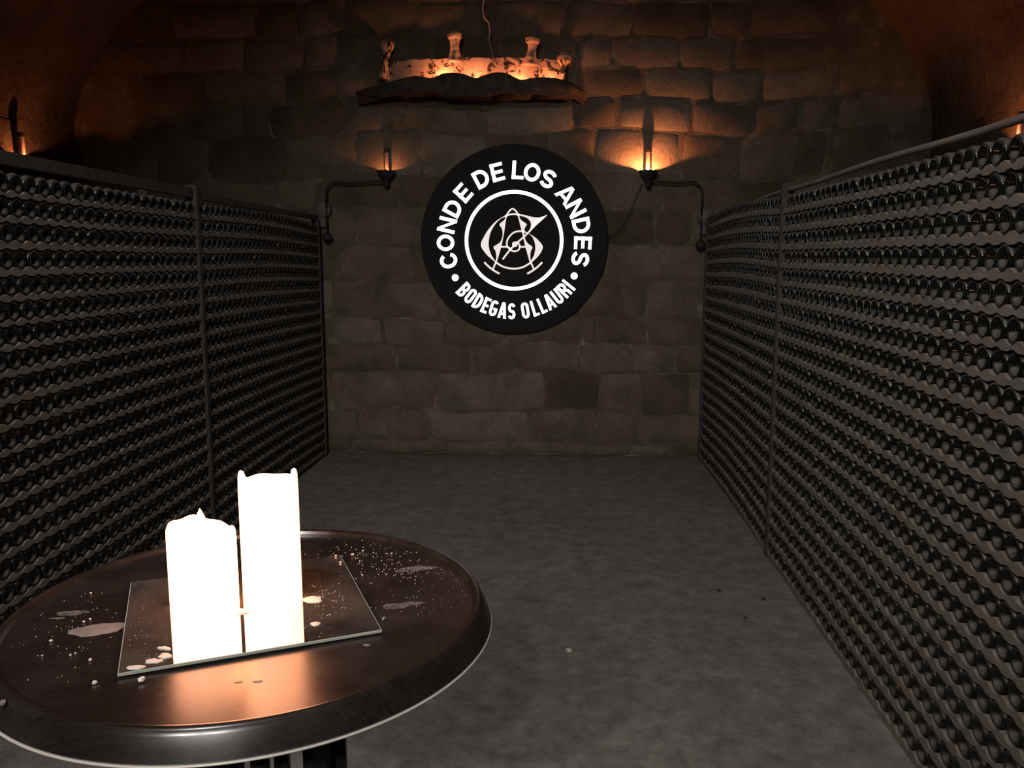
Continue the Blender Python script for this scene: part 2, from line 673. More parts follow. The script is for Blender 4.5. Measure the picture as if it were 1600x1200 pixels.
def rack(side):
    """side +1 right, -1 left"""
    rnd = random.Random(5 if side > 0 else 8)
    X0 = XRR if side > 0 else XRL
    y_end = 6.74
    y_post = 4.50 if side > 0 else 4.44
    y_near = 1.25 if side > 0 else 1.75
    z_top = 1.892 if side > 0 else 1.868
    tier = 0.0930 if side > 0 else 0.0905
    root = empty('bottle_rack', (X0 + side * 0.17, (y_near + y_end) / 2, 0))
    tag(root, 'tall wooden bottle rack along the %s, its laths full of dark bottles' % ('right side, with no candle table before it' if side > 0 else 'left side, behind the candle table'), 'bottle rack', 'bottle racks')
    root['label'] = ('tall wooden rack of dark bottles along the right side of the cellar' if side > 0 else 'tall wooden rack of dark bottles on the left behind the candle table')
    fx = lambda d: X0 + side * d                       # d metres behind the bottle fronts

    def zoff(bay, k, t):
        # t runs from the post (0) towards the far / near end (1)
        if bay == 'far':
            hog = (0.032 if side > 0 else 0.015) * math.sin(PI * min(1, t * 1.02)) * (0.55 + 0.45 * math.cos(k * 0.35))
            end = (0.010 if side > 0 else -0.018) * t * t
            return hog + end + 0.0015 * math.sin(k * 1.3 + t * 5)
        return (-0.018 * t if side > 0 else 0.0) + 0.0030 * math.sin(PI * t) * math.sin(k * 1.1) + 0.0013 * math.sin(k * 1.3 + t * 9)

    bays = [('far', y_post + 0.022, y_end - 0.03), ('near', y_post - 0.022, y_near + 0.03)]
    for bay, ya, yb in bays:
        sg = 1 if yb > ya else -1
        L = abs(yb - ya)
        cols = []
        for k in range(NT):
            n = int((L - 0.01) / PITCHY)
            slack = L - n * PITCHY
            ph = rnd.uniform(0.1, 0.9) * slack + PITCHY / 2
            cols.append([ph + i * PITCHY + rnd.uniform(-0.0007, 0.0007) for i in range(n)])
        zt = lambda k, s: z_top - tier * k + zoff(bay, k, s / L)
        for k in range(NT):
            for s in cols[k]:
                bottles.append((side, k, ya + sg * s, zt(k, s) + BR + 0.001))
        # laths: one under each tier, scalloped where the bottles lie; one over the top tier on the left
        for k in range(NT):
            S = []
            ms = int(L / 0.0072)
            top, bot = [], []
            lowc = cols[k + 1] if k + 1 < NT else None
            for i in range(ms + 1):
                s = L * i / ms
                d = min(abs(s - c) for c in cols[k])
                zb = zt(k, s)
                R = BR + 0.0022
                t_ = R + 0.001 - (math.sqrt(R * R - d * d) if d < R else 0) - 0.001
                top.append(zb + min(t_, 0.0125 + 0.0015 * math.sin(i * 1.3)))
                if lowc:
                    d2 = min(abs(s - c) for c in lowc)
                    zl = zt(k + 1, s) + BR + 0.001
                    b_ = zl + (math.sqrt(R * R - d2 * d2) if d2 < R else 0)
                    b_ = max(b_, zl + R - 0.0072)
                else:
                    b_ = max(0.001, zb - 0.02)
                bot.append(min(b_, top[-1] - 0.004))
                S.append(ya + sg * s)
            x0, x1 = fx(-0.005), fx(0.045)
            vs = []
            for y, a, b in zip(S, top, bot):
                vs += [(x0, y, a), (x0, y, b), (x1, y, a), (x1, y, b)]
            fs = []
            for i in range(ms):
                a = i * 4
                b = a + 4
                fs += [(a, b, b + 1, a + 1), (a + 2, a + 3, b + 3, b + 2), (a, a + 2, b + 2, b), (a + 1, b + 1, b + 3, a + 3)]
            fs += [(0, 1, 3, 2), (ms * 4, ms * 4 + 2, ms * 4 + 3, ms * 4 + 1)]
            lo = mesh_obj('lath', vs, fs, M['lath'], root)
            bm = bmesh.new(); bm.from_mesh(lo.data)
            bmesh.ops.recalc_face_normals(bm, faces=bm.faces[:]); bm.to_mesh(lo.data); bm.free()
    # posts
    for y in (y_end - 0.012, y_post, y_near + 0.012):
        h = 2.035 if y == y_post else 1.97
        w = 0.018 if y == y_post else 0.012
        xa, xb = sorted((fx(-0.012), fx(0.05)))
        MB().box(xa, xb, y - w, y + w, 0, h, 0.003).build('post', M['post'], root)
        xa, xb = sorted((fx(0.26), fx(0.31)))
        MB().box(xa, xb, y - w, y + w, 0, h - 0.02, 0.003).build('post', M['post'], root)
    # back panel behind the necks
    xa, xb = sorted((fx(0.312), fx(0.325)))
    MB().box(xa, xb, y_near, y_end, 0, 1.93).build('back_panel', M['panel'], root)
    if side > 0:
        # round-edged rail carried a little above the top tier
        pts = [(fx(0.02), y_near + 0.01 + (y_end - 0.02 - y_near) * i / 30, 1.999 + 0.004 * math.sin(i * 0.7) - (0.028 * max(0, i / 30 - 0.6) / 0.4)) for i in range(31)]
        MB().tube(pts, 0.0125, 8).build('top_rail', M['lath'], root, True)
    else:
        for (a, b, za, zb) in ((y_near, y_post - 0.019, 1.966, 2.016), (y_post + 0.019, y_end, 1.962, 2.000)):
            xa, xb = sorted((fx(0.004), fx(0.032)))
            MB().box(xa, xb, a, b, za, zb, 0.003).build('top_board', M['post'], root)
    # low plinth on the floor
    xa, xb = sorted((fx(0.03), fx(0.30)))
    MB().box(xa, xb, y_near, y_end, 0.0, 0.012).build('plinth', M['panel'], root)
    return root


rack(1)
rack(-1)

# table position is needed to know which bottles it hides
TC = Vector((-0.529, 1.350, 1.03))
TR = 0.417


def hidden_by_table(p):
    d = Vector(p) - EYE
    if p[2] >= TC.z:
        return False
    t = (TC.z - EYE.z) / d.z
    q = EYE + d * t
    return (q - TC).length < TR - 0.01


vis = []
order = {}
for b in bottles:
    side, k, y, z = b
    X0 = XRR if side > 0 else XRL
    px, py, dz = proj((X0, y, z))
    if dz > 0.2 and 2 < px < 1598 and 2 < py < 1198:
        order.setdefault((side, k), []).append((px if side < 0 else 1600 - px, b))
        if not hidden_by_table((X0, y, z)):
            vis.append((abs(X0) / dz ** 3, b))
vis.sort(key=lambda t: -t[0])
chosen = {b for _, b in vis[:300]}
rank = {}
for key, lst in order.items():
    for i, (_, b) in enumerate(sorted(lst)):
        rank[b] = i + 1
rv, rf = [], []
for b in bottles:
    side, k, y, z = b
    X0 = XRR if side > 0 else XRL
    if b in chosen:
        o = bpy.data.objects.new('wine_bottle', near_me)
        o.location = (X0 + side * random.uniform(-0.004, 0.003), y, z)
        o.rotation_euler = (random.uniform(0, 6.28), 0, 0 if side > 0 else PI)
        COL.objects.link(o)
        e = 'right' if side > 0 else 'left'
        tag(o, 'dark wine bottle, %s from %s photo edge in %s rack\'s %s tier from top' % (WORDS[min(rank[b], 29)], e, e, WORDS[k + 1]), 'bottle', 'dark wine bottles lying in the racks')
    else:
        dx = random.uniform(-0.005, 0.004)
        k0 = len(rv)
        for v in far_v:
            rv.append((X0 + side * (v.x + dx), y + side * v.y, z + v.z))
        rf += [tuple(i + k0 for i in f) for f in far_f]
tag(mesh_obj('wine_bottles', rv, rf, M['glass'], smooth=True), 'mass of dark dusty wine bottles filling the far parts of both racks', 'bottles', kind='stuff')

# ================================================================== ROUND SIGN
SC = at(803, 376, 1, 6.80)
SR = 0.762
SY = 6.800                      # front of the board
sign = empty('round_sign', (SC.x, YB, SC.z - SR))
tag(sign, 'big round black sign with lit white lettering on the stone wall', 'sign')
auto_smooth(MB().lathe([(0, 0), (SR - 0.004, 0), (SR, 0.004), (SR, 0.026), (SR - 0.003, 0.030), (0, 0.030)], 96, (SC.x, SY + 0.030, SC.z), 'Y').build('board', M['board'], sign))
EM = 0.0045                     # how far the lettering stands proud


def flat_piece(name, polys, mat, depth=EM, y=SY):
    """polys: list of convex quads/polys in (u, v) metres about the sign centre; extruded towards the viewer"""
    mb = MB()
    for poly in polys:
        n = len(poly)
        vs = [(SC.x + u, y - depth, SC.z + v) for u, v in poly] + [(SC.x + u, y, SC.z + v) for u, v in poly]
        fs = [tuple(range(n)), tuple(reversed(range(n, 2 * n)))] + [(i, i + n, (i + 1) % n + n, (i + 1) % n) for i in range(n)]
        mb.add(vs, fs)
    o = mb.build(name, mat, sign)
    bm = bmesh.new(); bm.from_mesh(o.data)
    bmesh.ops.recalc_face_normals(bm, faces=bm.faces[:]); bm.to_mesh(o.data); bm.free()
    return o


def ribbon(pts, w, closed=False, clip=None):
    """quads of a stroke of width w (number or list) along pts, with mitred joints"""
    cl = [pts[0]]
    for q in pts[1:]:
        if math.dist(q, cl[-1]) > 1e-5:
            cl.append(q)
    if closed and math.dist(cl[0], cl[-1]) < 1e-5:
        cl.pop()
    pts = cl
    n = len(pts)
    L, R = [], []
    for i in range(n):
        p = Vector(pts[i])
        a = Vector(pts[i - 1]) if (i > 0 or closed) else None
        c = Vector(pts[(i + 1) % n]) if (i < n - 1 or closed) else None
        d1 = (p - a).normalized() if a is not None else None
        d2 = (c - p).normalized() if c is not None else None
        d1 = d1 or d2
        d2 = d2 or d1
        n1 = Vector((-d1.y, d1.x)); n2 = Vector((-d2.y, d2.x))
        m = (n1 + n2)
        m = m.normalized() if m.length > 1e-6 else n1
        k = min(2.0, 1 / max(0.3, m.dot(n1)))
        ww = (w[i] if isinstance(w, (list, tuple)) else w) / 2
        L.append(p + m * ww * k); R.append(p - m * ww * k)
    out = []
    rng = range(n) if closed else range(n - 1)
    for i in rng:
        j = (i + 1) % n
        q = [L[i], L[j], R[j], R[i]]
        if clip:
            q = [Vector((min(max(v.x, clip[0]), clip[1]), min(max(v.y, clip[2]), clip[3]))) for v in q]
        out.append([(v.x, v.y) for v in q])
    return out


def arc(cx, cy, rx, ry, a0, a1, n=14):
    return [(cx + rx * math.cos(math.radians(a0 + (a1 - a0) * i / n)), cy + ry * math.sin(math.radians(a0 + (a1 - a0) * i / n))) for i in range(n + 1)]


def glyph(ch, W, s):
    h = s / 2
    x0, x1, y0, y1 = h, W - h, h, 1 - h
    cx = W / 2
    rx = cx - h
    ry = min(0.5 - h, rx * 1.12)
    clip = (-0.05, W + 0.05, 0, 1)
    P = []
    if ch in 'OCG':
        path = arc(cx, y1 - ry, rx, ry, 0, 180) + arc(cx, y0 + ry, rx, ry, 180, 360)
        if ch == 'O':
            return ribbon(path, s, True)
        st = 28
        path = arc(cx, y1 - ry, rx, ry, st, 180) + arc(cx, y0 + ry, rx, ry, 180, 360 - (st if ch == 'C' else 2))
        P = ribbon(path, s)
        if ch == 'G':
            P += ribbon([(x1, y0 + ry - 0.02), (x1, 0.50)], s) + ribbon([(W, 0.46), (cx - 0.02, 0.46)], s * 0.85)
        return P
    if ch == 'D':
        r = min(0.5 - h, W * 0.62)
        path = [(x0, y0), (x0, y1)] + arc(x1 - r, y1 - min(r, 0.5 - h), r, min(r, 0.5 - h), 90, 0) + arc(x1 - r, y0 + min(r, 0.5 - h), r, min(r, 0.5 - h), 0, -90)
        return ribbon(path, s, True)
    if ch == 'E':
        return ribbon([(x0, 0), (x0, 1)], s) + ribbon([(0, y1), (W, y1)], s * .92) + ribbon([(0, 0.5), (W * 0.93, 0.5)], s * .9) + ribbon([(0, y0), (W, y0)], s * .92)
    if ch == 'N':
        return ribbon([(x0, 0), (x0, 1)], s) + ribbon([(x1, 0), (x1, 1)], s) + ribbon([(x0 - h * .1, 1.06), (x1 + h * .1, -0.06)], s * 1.05, clip=(0, W, 0, 1))
    if ch == 'L':
        return ribbon([(x0, 0), (x0, 1)], s) + ribbon([(0, y0), (W, y0)], s * .92)
    if ch == 'I':
        return ribbon([(cx, 0), (cx, 1)], s)
    if ch == 'A':
        return (ribbon([(h * 0.85, -0.04), (cx - h * .25, 1.04)], s, clip=(-.02, W, 0, 1)) + ribbon([(W - h * 0.85, -0.04), (cx + h * .25, 1.04)], s, clip=(0, W + .02, 0, 1))
                + ribbon([(W * 0.2, 0.28), (W * 0.8, 0.28)], s * 0.82))
    if ch == 'S':
        ra = (1 - s) / 4
        path = arc(cx, 0.5 + ra, rx, ra, 22, 270, 18) + arc(cx, 0.5 - ra, rx, ra, 90, -158, 18)[1:]
        return ribbon(path, s)
    if ch == 'U':
        path = [(x0, 1), (x0, y0 + ry)] + arc(cx, y0 + ry, rx, ry, 180, 360)[1:] + [(x1, 1)]
        return ribbon(path, s)
    if ch in 'BR':
        q = (y1 - 0.5) / 2
        r1 = min(q, rx)
        path = [(x0, 0.5), (x0, y1), (x1 - r1, y1)] + arc(x1 - r1, y1 - q, r1, q, 90, -90)[1:]
        P = ribbon([(x0, 0), (x0, 1)], s) + ribbon(path, s, True)
        if ch == 'B':
            path = [(x0, y0), (x0, 0.5), (x1 - r1, 0.5)] + arc(x1 - r1, y0 + q, r1, q, 90, -90)[1:]
            P += ribbon(path, s, True)
        else:
            P += ribbon([(cx, 0.5), (x1 - h * 0.2, 0.34), (x1, 0.0)], s, clip=(0, W + .05, 0, 1))
        return P
    return P


def place_letter(ch, ang, r_in, r_out, W, s, upper):
    hgt = (r_out - r_in) * SR
    a = math.radians(ang)
    rm = (r_in + r_out) / 2 * SR
    c = Vector((rm * math.cos(a), rm * math.sin(a)))
    rot = a - PI / 2 if upper else a + PI / 2
    ca, sa = math.cos(rot), math.sin(rot)
    polys = []
    for q in glyph(ch, W, s):
        out = []
        for (u, v) in q:
            x, y = (u - W / 2) * hgt, (v - 0.5) * hgt
            out.append((c.x + x * ca - y * sa, c.y + x * sa + y * ca))
        polys.append(out)
    flat_piece('letter', polys, M['lit'])


WU = dict(C=.86, O=.92, N=.82, D=.82, E=.70, L=.66, S=.78, A=.90)
for ch, ang in zip('CONDEDELOSANDES', (196.6, 181.7, 167.0, 152.3, 137.0, 118.0, 103.8, 86.6, 74.8, 60.5, 41.1, 26.9, 12.2, -2.0, -15.4)):
    place_letter(ch, ang, 0.640, 0.828, WU[ch], 0.195, True)
WL = dict(B=.48, O=.48, D=.48, E=.40, G=.48, A=.52, S=.47, L=.38, U=.48, R=.50, I=.16)
for ch, ang in zip('BODEGASOLLAURI', (224.0, 231.6, 239.2, 246.3, 253.2, 260.8, 268.2, 279.4, 287.4, 293.8, 300.6, 308.2, 315.8, 321.4)):
    place_letter(ch, ang, 0.667, 0.838, WL[ch], 0.165, False)
for ang in (211.8, 330.0):
    a = math.radians(ang)
    flat_piece('dot', [arc(0.745 * SR * math.cos(a), 0.745 * SR * math.sin(a), 0.037 * SR, 0.037 * SR, 0, 345, 23)], M['lit'])
flat_piece('ring', ribbon(arc(0, 0, 0.509 * SR, 0.509 * SR, 0, 355, 71), 0.037 * SR, True), M['lit'])


# interlaced monogram (traced in a 1200 px square, 596/620 = centre)
def mg(pts):
    return [((x - 596) / 1021 * SR, -(y - 620) / 1044 * SR) for x, y in pts]


def smooth_path(pts, sub=4):
    out = []
    n = len(pts)
    for i in range(n - 1):
        p0, p1, p2, p3 = (Vector(pts[max(i - 1, 0)]), Vector(pts[i]), Vector(pts[i + 1]), Vector(pts[min(i + 2, n - 1)]))
        for k in range(sub):
            t = k / sub
            q = 0.5 * ((2 * p1) + (p2 - p0) * t + (2 * p0 - 5 * p1 + 4 * p2 - p3) * t * t + (3 * p1 - p0 - 3 * p2 + p3) * t ** 3)
            out.append((q.x, q.y))
    out.append(tuple(pts[-1]))
    return out


def mono_line(pts, w):
    return ribbon(mg(smooth_path(pts)), w / 1032 * SR)


def mono_band(a, b):
    """filled area between two outlines running the same way"""
    A, B = smooth_path(a, 5), smooth_path(b, 5)
    n = 26
    def res(P):
        Ls = [0]
        for p, q in zip(P, P[1:]):
            Ls.append(Ls[-1] + math.dist(p, q))
        o = []
        for i in range(n + 1):
            d = Ls[-1] * i / n
            j = max(k for k in range(len(Ls)) if Ls[k] <= d + 1e-9)
            j = min(j, len(P) - 2)
            t = (d - Ls[j]) / max(1e-9, Ls[j + 1] - Ls[j])
            o.append((P[j][0] + (P[j + 1][0] - P[j][0]) * t, P[j][1] + (P[j + 1][1] - P[j][1]) * t))
        return o
    A, B = mg(res(A)), mg(res(B))
    out = []
    for i in range(n):
        q = [A[i], A[i + 1], B[i + 1], B[i]]
        q2 = [q[0]]
        for v in q[1:]:
            if math.dist(v, q2[-1]) > 1e-5:
                q2.append(v)
        if len(q2) >= 3:
            out.append(q2)
    return out


mono = []
mono += mono_line([(516, 352), (528, 322), (552, 290), (580, 272), (610, 290), (632, 318), (646, 352)], 17)
# left leg with its two barbs, right leg likewise
mono += mono_band([(524, 345), (508, 400), (494, 500), (476, 600), (456, 690), (428, 790), (404, 868)],
                  [(512, 345), (492, 395), (436, 442), (462, 480), (474, 545), (458, 618), (425, 655), (370, 690), (394, 730), (404, 800), (390, 866)])
mono += mono_band([(636, 340), (652, 400), (672, 480), (692, 560), (715, 660), (742, 760), (772, 868)],
                  [(650, 340), (672, 395), (736, 440), (716, 475), (706, 540), (722, 610), (750, 655), (800, 690), (780, 735), (774, 800), (788, 866)])
mono += mono_line([(397, 862), (385, 890), (368, 932)], 18) + mono_line([(780, 862), (795, 890), (812, 932)], 18)
mono += mono_line([(272, 858), (318, 905), (376, 950), (438, 985)], 20) + mono_line([(905, 858), (860, 905), (802, 950), (742, 985)], 20)
mono += mono_line([(452, 688), (530, 688)], 18) + mono_line([(650, 688), (722, 688)], 18)
# left crescent, top hairline, flag, right crescent, bottom hairline
mono += mono_band([(505, 344), (410, 400), (330, 482), (270, 575), (234, 670), (288, 762), (350, 822), (412, 872)],
                  [(525, 356), (460, 375), (400, 430), (350, 510), (325, 590), (320, 680), (345, 770), (400, 858)])
mono += mono_line([(500, 350), (555, 334), (600, 330), (660, 338)], 18)
mono += mono_band([(650, 330), (720, 343), (790, 361), (860, 369), (910, 360), (955, 336)],
                  [(650, 346), (715, 362), (762, 395), (782, 440), (776, 480), (756, 530)])
mono += mono_band([(960, 342), (900, 398), (840, 452), (770, 524)], [(880, 366), (830, 400), (790, 450), (762, 520)])
mono += mono_line([(772, 512), (700, 582), (620, 652)], 18)
mono += mono_line([(596, 676), (530, 750), (474, 826)], 19)
mono += mono_band([(715, 520), (800, 566), (862, 618), (911, 690), (868, 782), (786, 864)],
                  [(712, 534), (770, 552), (812, 610), (830, 690), (816, 780), (778, 850)])
mono += mono_line([(398, 858), (480, 908), (590, 929), (695, 912), (788, 856)], 19)
mono += mono_line([(560, 715), (528, 690), (518, 640), (540, 585), (592, 533), (660, 515), (720, 526)], 17)
mono += mono_line([(543, 690), (560, 722), (603, 738), (645, 722), (660, 690), (650, 655), (625, 630)], 17)
mono += [mg(arc(606, 660, 30, 30, 0, 345, 23))]
flat_piece('monogram', mono, M['lit_dim'], 0.003)['label'] = 'pale pink interlaced letter monogram'

# ================================================================== TABLE
table = empty('round_table', (TC.x, TC.y, 0))
tag(table, 'round dark wooden table with a thin metal edge band, candles on it', 'table')
prof = [(0, -0.040), (0.405, -0.040), (0.4145, -0.034), (0.4165, -0.029), (0.4105, -0.015), (0.4035, 0.000), (0.4005, 0.0052), (0.3970, 0.0082), (0.3930, 0.0092), (0.3895, 0.0088), (0.3870, 0.0070), (0.3855, 0.0036), (0.3845, 0.0008), (0.3840, 0.0), (0.2, 0.0), (0, 0.0)]
top_o = auto_smooth(MB().lathe(prof, 128, TC).build('tabletop', M['table'], table, loc=TC), 30)
auto_smooth(MB().lathe([(0.4140, -0.0348), (0.4174, -0.0348), (0.4184, -0.0332), (0.4178, -0.0318), (0.4150, -0.0312), (0.4140, -0.0348)], 128, TC).build('edge_band', M['trim'], top_o), 50)
for i in range(8):
    a = 2 * PI * i / 8 + 0.2
    c = Vector((TC.x + 0.02 + 0.118 * math.cos(a), TC.y + 0.118 * math.sin(a), 0))
    mb = MB().box(-0.014, 0.014, -0.014, 0.014, 0.03, TC.z - 0.052, 0.002)
    Rm = Matrix.Rotation(a, 3, 'Z')
    mb.v = [Rm @ v + c for v in mb.v]
    mb.build('leg', M['table_metal'], table)
auto_smooth(MB().lathe([(0, 0), (0.155, 0), (0.158, 0.004), (0.158, 0.010), (0, 0.012)], 40, (TC.x + 0.02, TC.y, TC.z - 0.052)).build('mounting_plate', M['table_metal'], table))
auto_smooth(MB().lathe([(0, 0), (0.27, 0), (0.275, 0.006), (0.27, 0.016), (0.15, 0.032), (0, 0.032)], 48, (TC.x + 0.02, TC.y, 0)).build('base_plate', M['table_metal'], table))

# ================================================================== MIRROR TRAY
ZT = TC.z
A, B, C_, D = [at(px, py, 2, ZT + 0.008) for px, py in ((195, 1052), (603, 982), (527, 868), (195, 910))]
cen = (A + B + C_ + D) / 4
ex = ((B - A) + (C_ - D)).normalized()
ey = Vector((-ex.y, ex.x, 0))
hx = ((B - A).length + (C_ - D).length) / 4
hy = ((D - A).length + (C_ - B).length) / 4
tray = empty('mirror_tray', (cen.x, cen.y, ZT))
tag(tray, 'square mirror tile lying on the table under both candles', 'mirror')


def slab(name, mat, sx, sy, z0, z1, off=(0, 0), bev=0.0006):
    mb = MB().box(-sx, sx, -sy, sy, z0, z1, bev)
    mb.v = [cen + ex * (v.x + off[0]) + ey * (v.y + off[1]) + Vector((0, 0, v.z - cen.z)) for v in mb.v]
    return mb.build(name, mat, tray)


slab('backing_tile', M['table_metal'], hx - 0.004, hy - 0.004, ZT + 0.0002, ZT + 0.0030)
slab('glass_edge', M['glass_edge'], hx, hy, ZT + 0.0032, ZT + 0.0076)
slab('mirror_face', M['mirror'], hx - 0.0016, hy - 0.0016, ZT + 0.00765, ZT + 0.0080, bev=0)
ZM = ZT + 0.0080

# ================================================================== CANDLES
HV = Vector((FW.x, FW.y, 0)).normalized()


def top_z(p, py):
    """height above p at which the frame row py is met"""
    lo, hi = p.z, p.z + 0.6
    for _ in range(40):
        m_ = (lo + hi) / 2
        if proj((p.x, p.y, m_))[1] > py:
            lo = m_
        else:
            hi = m_
    return lo


def candle(name, pxc, pyb, rad, rim, dip, label, tilt=0.0, flame=None):
    c = at(pxc, pyb, 2, ZM)
    ztop = top_z(c, rim)
    h = ztop - ZM
    root = empty(name, (c.x, c.y, ZM))
    tag(root, label, 'candle', 'pillar candles on the mirror')
    seg = 48
    view = (Vector((c.x, c.y, 0)) - Vector((EYE.x, EYE.y, 0))).normalized()
    vang = math.atan2(view.y, view.x)

    def jag(a, r, hh):
        if hh < h * 0.75:
            return 0
        return dip(a - vang, r / rad) * min(1, (hh - h * 0.75) / (h * 0.2))
    prof = [(0, 0), (rad * 0.99, 0), (rad, 0.003), (rad, h * 0.4), (rad, h * 0.75), (rad, h * 0.86), (rad * 0.99, h * 0.95), (rad * 0.955, h * 0.99), (rad * 0.89, h),
            (rad * 0.80, h * 0.99), (rad * 0.72, h - 0.020), (rad * 0.60, h - 0.030), (0, h - 0.034)]
    body = MB().lathe(prof, seg, (0, 0, 0), 'Z', jag)
    body.v = [Vector((v.x + c.x, v.y + c.y, v.z + ZM)) for v in body.v]
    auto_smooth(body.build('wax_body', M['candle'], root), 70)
    wick = MB().tube([(c.x, c.y, ztop - 0.036), (c.x + 0.001, c.y, ztop - 0.026), (c.x + 0.004, c.y, ztop - 0.018)], 0.0016, 6).build('wick', M['wick'], root)
    fz = ztop - 0.026
    fh = flame
    fp = [(0, 0), (0.007, 0.003), (0.0125, 0.30 * fh), (0.0112, 0.48 * fh), (0.0075, 0.68 * fh), (0.0036, 0.86 * fh), (0, fh)]
    MB().lathe(fp, 14, (c.x, c.y, fz)).build('flame', M['flame'], wick, True)
    return c, ztop


def dip1(a, k):
    # rounded rim: left shoulder a little higher than the right one, front lip low
    return -0.006 * math.sin(a) * -1 * 1.5 - 0.004 + 0.003 * math.sin(3 * a + 1) + 0.002 * math.sin(7 * a)


def dip2(a, k):
    # two melted horns left and right of a low lip
    l = math.exp(-((math.sin((a - PI / 2) / 2)) / 0.20) ** 2)
    r = math.exp(-((math.sin((a + PI / 2) / 2)) / 0.11) ** 2)
    return 0.019 * l + 0.019 * r - 0.003 + 0.0012 * math.sin(5 * a)


c1, z1 = candle('pillar_candle', 321, 950, 0.0560, 818, dip1, 'short wide glowing candle with its flame showing, on the mirror', flame=0.053)
c2, z2 = candle('pillar_candle', 427, 936, 0.0500, 747, dip2, 'tall glowing candle with two melted horns on its rim', flame=0.024)


# ================================================================== WAX ON TABLE AND MIRROR
def blob(name, px, py, z, rx, ry, th, mat, label, cat, group, seed, ang=0.0, tail=0.0, rough_=0.25):
    c = at(px, py, 2, z)
    rnd = random.Random(seed)
    n = 22
    ph = [rnd.uniform(0, 6.28) for _ in range(4)]
    rings = [(1.0, 0.0), (0.97, 0.55), (0.86, 0.85), (0.55, 1.0)]
    vs, fs = [], []
    for (k, hk) in rings:
        for i in range(n):
            a = 2 * PI * i / n
            rr = 1 + rough_ * (0.5 * math.sin(2 * a + ph[0]) + 0.35 * math.sin(3 * a + ph[1]) + 0.3 * math.sin(5 * a + ph[2]) + 0.2 * math.sin(9 * a + ph[3]))
            u = rx * rr * k * math.cos(a) * (1 + tail * max(0, math.cos(a)))
            v = ry * rr * k * math.sin(a) * (1 - 0.5 * tail * max(0, math.cos(a)))
            vs.append((c.x + u * math.cos(ang) - v * math.sin(ang), c.y + u * math.sin(ang) + v * math.cos(ang), z + 0.0001 + th * hk))
    vs.append((c.x, c.y, z + 0.0001 + th))
    top = len(vs) - 1
    for r in range(len(rings) - 1):
        for i in range(n):
            j = (i + 1) % n
            fs.append((r * n + i, r * n + j, (r + 1) * n + j, (r + 1) * n + i))
    for i in range(n):
        fs.append(((len(rings) - 1) * n + i, (len(rings) - 1) * n + (i + 1) % n, top))
    fs.append(tuple(reversed(range(n))))
    o = mesh_obj(name, [Vector(v) - Vector((c.x, c.y, z)) for v in vs], fs, mat, None, True, (c.x, c.y, z))
    return tag(o, label, cat, group)


G1 = 'wax spilt on table and mirror'
blob('wax_puddle', 150, 984, ZT, 0.036, 0.026, 0.0014, M['wax_film'], 'large pale wax puddle with a broken corner left of the mirror', 'wax', G1, 1, 0.25, 0.25)
blob('wax_puddle', 112, 958, ZT, 0.027, 0.010, 0.0005, M['wax_smear'], 'faint thin wax smear behind the large wax puddle', 'wax', G1, 2, 0.1)
blob('wax_puddle', 646, 889, ZT, 0.030, 0.015, 0.0006, M['wax_smear'], 'long pale wax smear near the far right edge of the table', 'wax', G1, 3, 0.3, 0.3, 0.4)
blob('wax_puddle', 625, 946, ZT, 0.028, 0.014, 0.0003, M['wax_smear'], 'faint wax smear just right of the mirror corner', 'wax', G1, 4, 0.35, 0.2, 0.4)
blob('wax_puddle', 488, 937, ZM, 0.019, 0.012, 0.0022, M['wax'], 'bright white wax pool on the mirror beside the tall candle', 'wax', G1, 5, 0.1)
blob('wax_puddle', 493, 975, ZM, 0.0088, 0.0060, 0.0016, M['wax'], 'small oval wax drop on the mirror right of the tall candle', 'wax', G1, 6, -0.3)
blob('wax_puddle', 378, 956, ZM, 0.012, 0.010, 0.0025, M['wax'], 'wax pool joining the feet of the two candles', 'wax', G1, 7)
blob('wax_puddle', 212, 1043, ZM, 0.0125, 0.0060, 0.0016, M['wax'], 'oval wax drop at the near left corner of the mirror', 'wax', G1, 8, 0.15, 0, 0.15)
blob('wax_puddle', 240, 1033, ZM, 0.0120, 0.0065, 0.0016, M['wax'], 'second wax drop from the near left corner of the mirror', 'wax', G1, 9, 0.25, 0, 0.35)
blob('wax_puddle', 258, 1025, ZM, 0.0100, 0.0075, 0.0018, M['wax'], 'third wax drop from the near left mirror corner, by short candle', 'wax', G1, 10, 0.2, 0, 0.35)
blob('wax_puddle', 257, 1013, ZM, 0.0095, 0.0040, 0.0018, M['wax'], 'ragged wax splash on the mirror left of the short candle', 'wax', G1, 11, 0.0, 0, 0.6)


def crumb(px, py, z, r, label, seed, mat='wax', name='wax_crumb', cat='wax', group='wax crumbs on the table', sz=0.8):
    c = at(px, py, 2, z)
    bm = bmesh.new()
    bmesh.ops.create_icosphere(bm, subdivisions=1, radius=r)
    rnd = random.Random(seed)
    for v in bm.verts:
        v.co = Vector((v.co.x * rnd.uniform(0.7, 1.3), v.co.y * rnd.uniform(0.7, 1.3), v.co.z * sz * rnd.uniform(0.8, 1.15)))
    zmin = min(v.co.z for v in bm.verts)
    for v in bm.verts:
        v.co.z -= zmin
    me = bpy.data.meshes.new(name)
    bm.to_mesh(me)
    bm.free()
    me.materials.append(M[mat])
    o = link(name, me, None, (c.x, c.y, z + 0.0002))
    return tag(o, label, cat, group)


